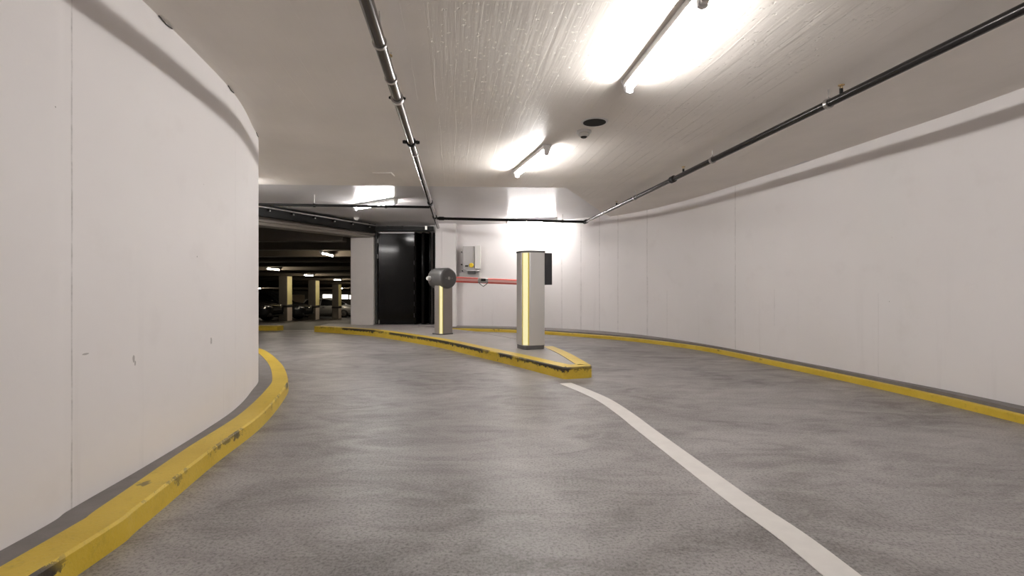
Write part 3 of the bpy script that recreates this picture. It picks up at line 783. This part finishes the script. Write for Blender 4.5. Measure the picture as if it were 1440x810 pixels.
MB().box((-2.75,dy-0.01,z1-0.01), (0.86,0.03,0.025)).build('top_rail', M['zinc'], t, world=True, bevel=0.004)
MB().tube(Vector((-3.16,dy-0.03,0.15)), Vector((-3.16,dy-0.03,0.24)), 0.015, 10).build('floor_bolt', M['zinc'], t, world=True, smooth=True)
for x, y in ((-2.24,dy+0.12), (-2.05,dy+0.12), (-3.1,dy+0.02)):
    MB().box((x,y,z1+0.03), (0.04,0.04,0.07)).build('roller', M['zinc'], t, world=True)

t = thing('door_track', 'black overhead door track crossing the parking hall entrance and the folding door', 'door track', (-3.3,11.6,CAM_Z+1.4))
TA = Vector((-3.22,11.62,CAM_Z+1.385)); TB = Vector((-5.45,7.60,CAM_Z+1.44)); td = (TB-TA).normalized()
MB().bar(TA, TB, 0.12, 0.21).build('track_rail', M['blackmetal'], t, world=True, bevel=0.006)
MB().bar(TA + Vector((0.07,-0.04,0.06)), TB + Vector((0.07,-0.04,0.06)), 0.02, 0.05).build('track_flange', M['blackmetal'], t, world=True)
MB().bar(TA, Vector((-1.83,11.66,CAM_Z+1.385)), 0.10, 0.11).build('track_rail', M['blackmetal'], t, world=True, bevel=0.006)
cn = Vector((-td.y, td.x, 0)); cn = cn if cn.x > 0 else -cn
MB().tube(TA + cn*0.10 + Vector((0,0,0.06)), TB + cn*0.10 + Vector((0,0,0.05)), 0.016, 10).build('conduit', M['zinc'], t, world=True, smooth=True)
for k in range(9):
    p = TA + td*(0.25 + 0.5*k) + Vector((0,0,0.03))
    MB().box((p.x+cn.x*0.085,p.y+cn.y*0.085,p.z+0.02), (0.04,0.05,0.09), rz=math.atan2(td.y,td.x)).build('track_bracket', M['blackmetal'], t, world=True, bevel=0.003)
    MB().tube(p + cn*0.10 + Vector((0,0,-0.03)), p + cn*0.125 + Vector((0,0,-0.03)), 0.012, 8).build('bolt', M['zinc'], t, world=True, smooth=True)
for x in (-2.9, -2.55, -2.0):
    MB().box((x,11.60,CAM_Z+1.40), (0.05,0.03,0.09)).build('track_bracket', M['zinc'] if x == -2.0 else M['blackmetal'], t, world=True, bevel=0.003)

# ------------------------------------------------------------------ parking hall: columns, lamps, windows, cars
cols = [(-10.83,23.8,'nearest hall column with pale yellow and white painted flank, beside the first car'),
        (-10.83,27.2,'middle hall column with pale yellow flank between two dark cars'),
        (-10.95,31.1,'farthest hall column with pale flank in front of the lit windows')]
def column(x, y, label):
    zf = floor_z(y); zt = hall_z(y) - 0.002; h = zt - zf
    t = thing('hall_column', label, 'column', (x,y,zf-0.01), 0, 'columns in the parking hall')
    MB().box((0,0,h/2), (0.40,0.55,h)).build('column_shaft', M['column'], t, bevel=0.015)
    MB().box((0.203,0,0.79+(h-0.80)/2), (0.012,0.50,h-0.82)).build('yellow_flank', M['col_yellow'], t)
    MB().box((0.203,0,0.34), (0.012,0.50,0.64)).build('white_flank', M['col_white'], t)
    MB().box((0,0,0.72), (0.44,0.58,0.09)).build('bumper_band', M['rubber'], t, bevel=0.01)
    return t
for x, y, lab in cols: column(x, y, lab)

hall_lamps = [(-5.2,14.0,0.5,'hall lamp nearest the white pier, highest of the lamps in the dark hall'),
              (-9.75,20.3,0.4,'hall lamp at the left of the dark hall above the first car'),
              (-9.72,23.75,0.35,'hall lamp between the nearest and middle hall columns'),
              (-9.35,26.6,0.3,'hall lamp above the farthest hall column'),
              (-9.3,30.4,0.3,'added hall lamp hidden behind the white pier, brightening the farthest column'),  # unseen lamp carrying on the row, added to brighten the farthest column
              (-12.6,36.5,0.3,'added hall lamp brightening the far wall, half hidden by the farthest column'),  # added lamp, set behind the column to light far wall and silver car
              (-18.6,36.3,0.4,'small hall lamp far left beyond the first car')]
hl = None
for x, y, rz, lab in hall_lamps:
    z = hall_z(y) + 0.0
    # hang on two rods in the bay between two beams
    y0_ = y; y = min(((a_+b_)/2 for a_, b_ in zip(beam_y, beam_y[1:])), key=lambda q: abs(q-y0_)); z = hall_z(y) + 0.045; x = x*y/y0_
    if hl is None:
        hl = batten(1.2, M['tube_hall']); o = hl
        o.name = 'hall_lamp'
        for s_ in (-0.4, 0.4): MB().tube((0,s_,-0.01), (0,s_,0.262), 0.007, 8).build('hanger_rod', M['rubber'], o)
    else: o = copy_thing(hl, (0,0,0), 0, lab)
    o.location = (x, y, z); o.rotation_euler = (0,0,rz*0.2)
    tag(o, lab, 'ceiling lamp', 'lamps in the parking hall')

def far_rect(mbx, px0, py0, px1, py1, y, dy_):
    return flat(mbx, px0, py0, px1, py1, y-dy_, y)
for i, (a0, b0, a1, b1) in enumerate(((454,414,465,420.5), (466.5,414,469,420.5), (480.5,414.5,489,420.5), (491.5,415,497,420.5))):
    o = far_rect(MB(), a0, b0, a1, b1, 43.0, 0.06).build('window_%d' % (i+1), M['window']); struct(o)
    f = far_rect(MB(), a0-0.4, b0-0.5, a1+0.4, b0, 43.0, 0.10); far_rect(f, a0-0.4, b1, a1+0.4, b1+0.5, 43.0, 0.10)
    f.build('window_frame', M['hall_wall'], o)
for i, (a0, b0, a1, b1) in enumerate(((410,414.5,428,429), (377,414.5,392,426), (340,413,374,426))):
    o = far_rect(MB(), a0, b0, a1, b1, 43.0, 0.05).build('trim_6', M['beige']); struct(o)

def car(label, paint, loc, rz=0.0):
    """estate-like car, nose along local +x"""
    t = thing('parked_car', label, 'car', loc, rz, 'cars parked in the hall')
    def loft(st):
        vs = []; fs = []; m = None
        for x, sec in st:
            ring = sec + [(-y, z) for y, z in reversed(sec)]
            m = len(ring); vs += [(x, y, z) for y, z in ring]
        for i in range(len(st)-1):
            for k in range(m):
                a = i*m+k; b = i*m+(k+1)%m; fs.append((a, b, b+m, a+m))
        fs.append(tuple(range(m))); o = (len(st)-1)*m; fs.append(tuple(range(o+m-1, o-1, -1)))
        return MB().add(vs, fs)
    def sec(w_, zl, zb, top): return [(w_*0.80,zl), (w_*0.97,zl+0.12), (w_,zl+0.32), (w_*0.985,zb-0.10), (w_*0.90,zb), (w_*0.45,top)]
    st = [(-2.15, sec(0.74,0.34,0.84,0.90)), (-2.02, sec(0.83,0.24,0.92,0.96)), (-1.3, sec(0.89,0.20,0.95,0.98)), (0.3, sec(0.90,0.20,0.93,0.97)),
          (1.05, sec(0.89,0.20,0.90,0.98)), (1.75, sec(0.85,0.21,0.80,0.87)), (2.05, sec(0.76,0.24,0.70,0.76)), (2.18, sec(0.62,0.32,0.60,0.64))]
    b = loft(st).build('car_body', paint, t, smooth=True, bevel=0.02)
    def cs(w_, z0_, z1_): return [(w_*0.9,z0_), (w_*0.86,z0_+0.04), (w_*0.78,(z0_+z1_)/2), (w_*0.66,z1_-0.05), (w_*0.50,z1_)]
    g = [(-1.95, cs(0.90,0.92,0.97)), (-1.55, cs(0.92,0.93,1.36)), (-1.1, cs(0.93,0.93,1.44)), (-0.2, cs(0.93,0.93,1.47)), (0.35, cs(0.92,0.93,1.41)), (1.1, cs(0.90,0.90,0.98))]
    loft(g).build('window_glass', M['glass'], t, smooth=True)
    r = [(-1.66, cs(0.80,1.34,1.37)), (-1.1, cs(0.84,1.38,1.455)), (-0.2, cs(0.84,1.40,1.485)), (0.38, cs(0.82,1.34,1.425))]
    loft(r).build('roof', paint, t, smooth=True)
    for s_ in (-1, 1):
        for x0, x1, z1_ in ((0.35,1.05,0.95), (-0.45,-0.45,0.95), (-1.55,-1.85,0.95)):
            MB().bar((x0, s_*0.63, 1.40), (x1, s_*0.80, z1_), 0.05, 0.05).build('roof_pillar', paint, t)
        for x in (-1.35, 1.33):
            wl = MB().tube((x, s_*0.68, 0.32), (x, s_*0.905, 0.32), 0.32, 24, prof=[(0,0.29),(0.12,0.32),(0.88,0.32),(1,0.28)]).build('wheel', M['rubber'], t, smooth=True)
            MB().tube((x, s_*0.89, 0.32), (x, s_*0.915, 0.32), 0.20, 18, prof=[(0,0.21),(1,0.17)]).build('rim', M['zinc'], wl, smooth=True)
        hd = MB().add([(2.13,s_*0.40,0.60),(2.13,s_*0.40,0.70),(2.06,s_*0.70,0.74),(2.02,s_*0.74,0.62),
                       (1.9,s_*0.40,0.60),(1.9,s_*0.40,0.70),(1.85,s_*0.70,0.74),(1.85,s_*0.74,0.62)],
                      [(0,1,2,3),(7,6,5,4),(0,4,5,1),(1,5,6,2),(2,6,7,3),(3,7,4,0)])
        hd.build('headlight', M['headlamp'], t, bevel=0.01)
        MB().box((0.75, s_*0.96, 1.0), (0.12,0.20,0.13)).build('door_mirror', paint, t, bevel=0.03)
        MB().box((-2.10, s_*0.62, 0.80), (0.10,0.22,0.12)).build('tail_light', M['red'], t, bevel=0.02)
        MB().box((-0.2, s_*0.905, 0.82), (0.18,0.03,0.03)).build('door_handle', M['chrome'], t, bevel=0.008)
    MB().box((2.165,0,0.55), (0.06,0.78,0.13)).build('grille', M['rubber'], t, bevel=0.02)
    MB().box((2.195,0,0.62), (0.03,0.70,0.016)).build('grille_bar', M['chrome'], t, bevel=0.004)
    MB().box((2.10,0,0.33), (0.16,1.30,0.14)).build('lower_bumper', M['rubber'], t, bevel=0.03)
    return t
for lab, paint, xf, y in (('black car at the left edge, nearest one parked in the dark hall', M['car_black'], -10.3, 21.9),
                          ('dark grey car parked between the nearest and middle hall columns', M['car_blue'], -10.4, 25.5),
                          ('dull silver car parked far back beyond the farthest hall column', M['car_silver'], -11.75, 38.2)):
    car(lab, paint, (xf-2.2, y, floor_z(y)))
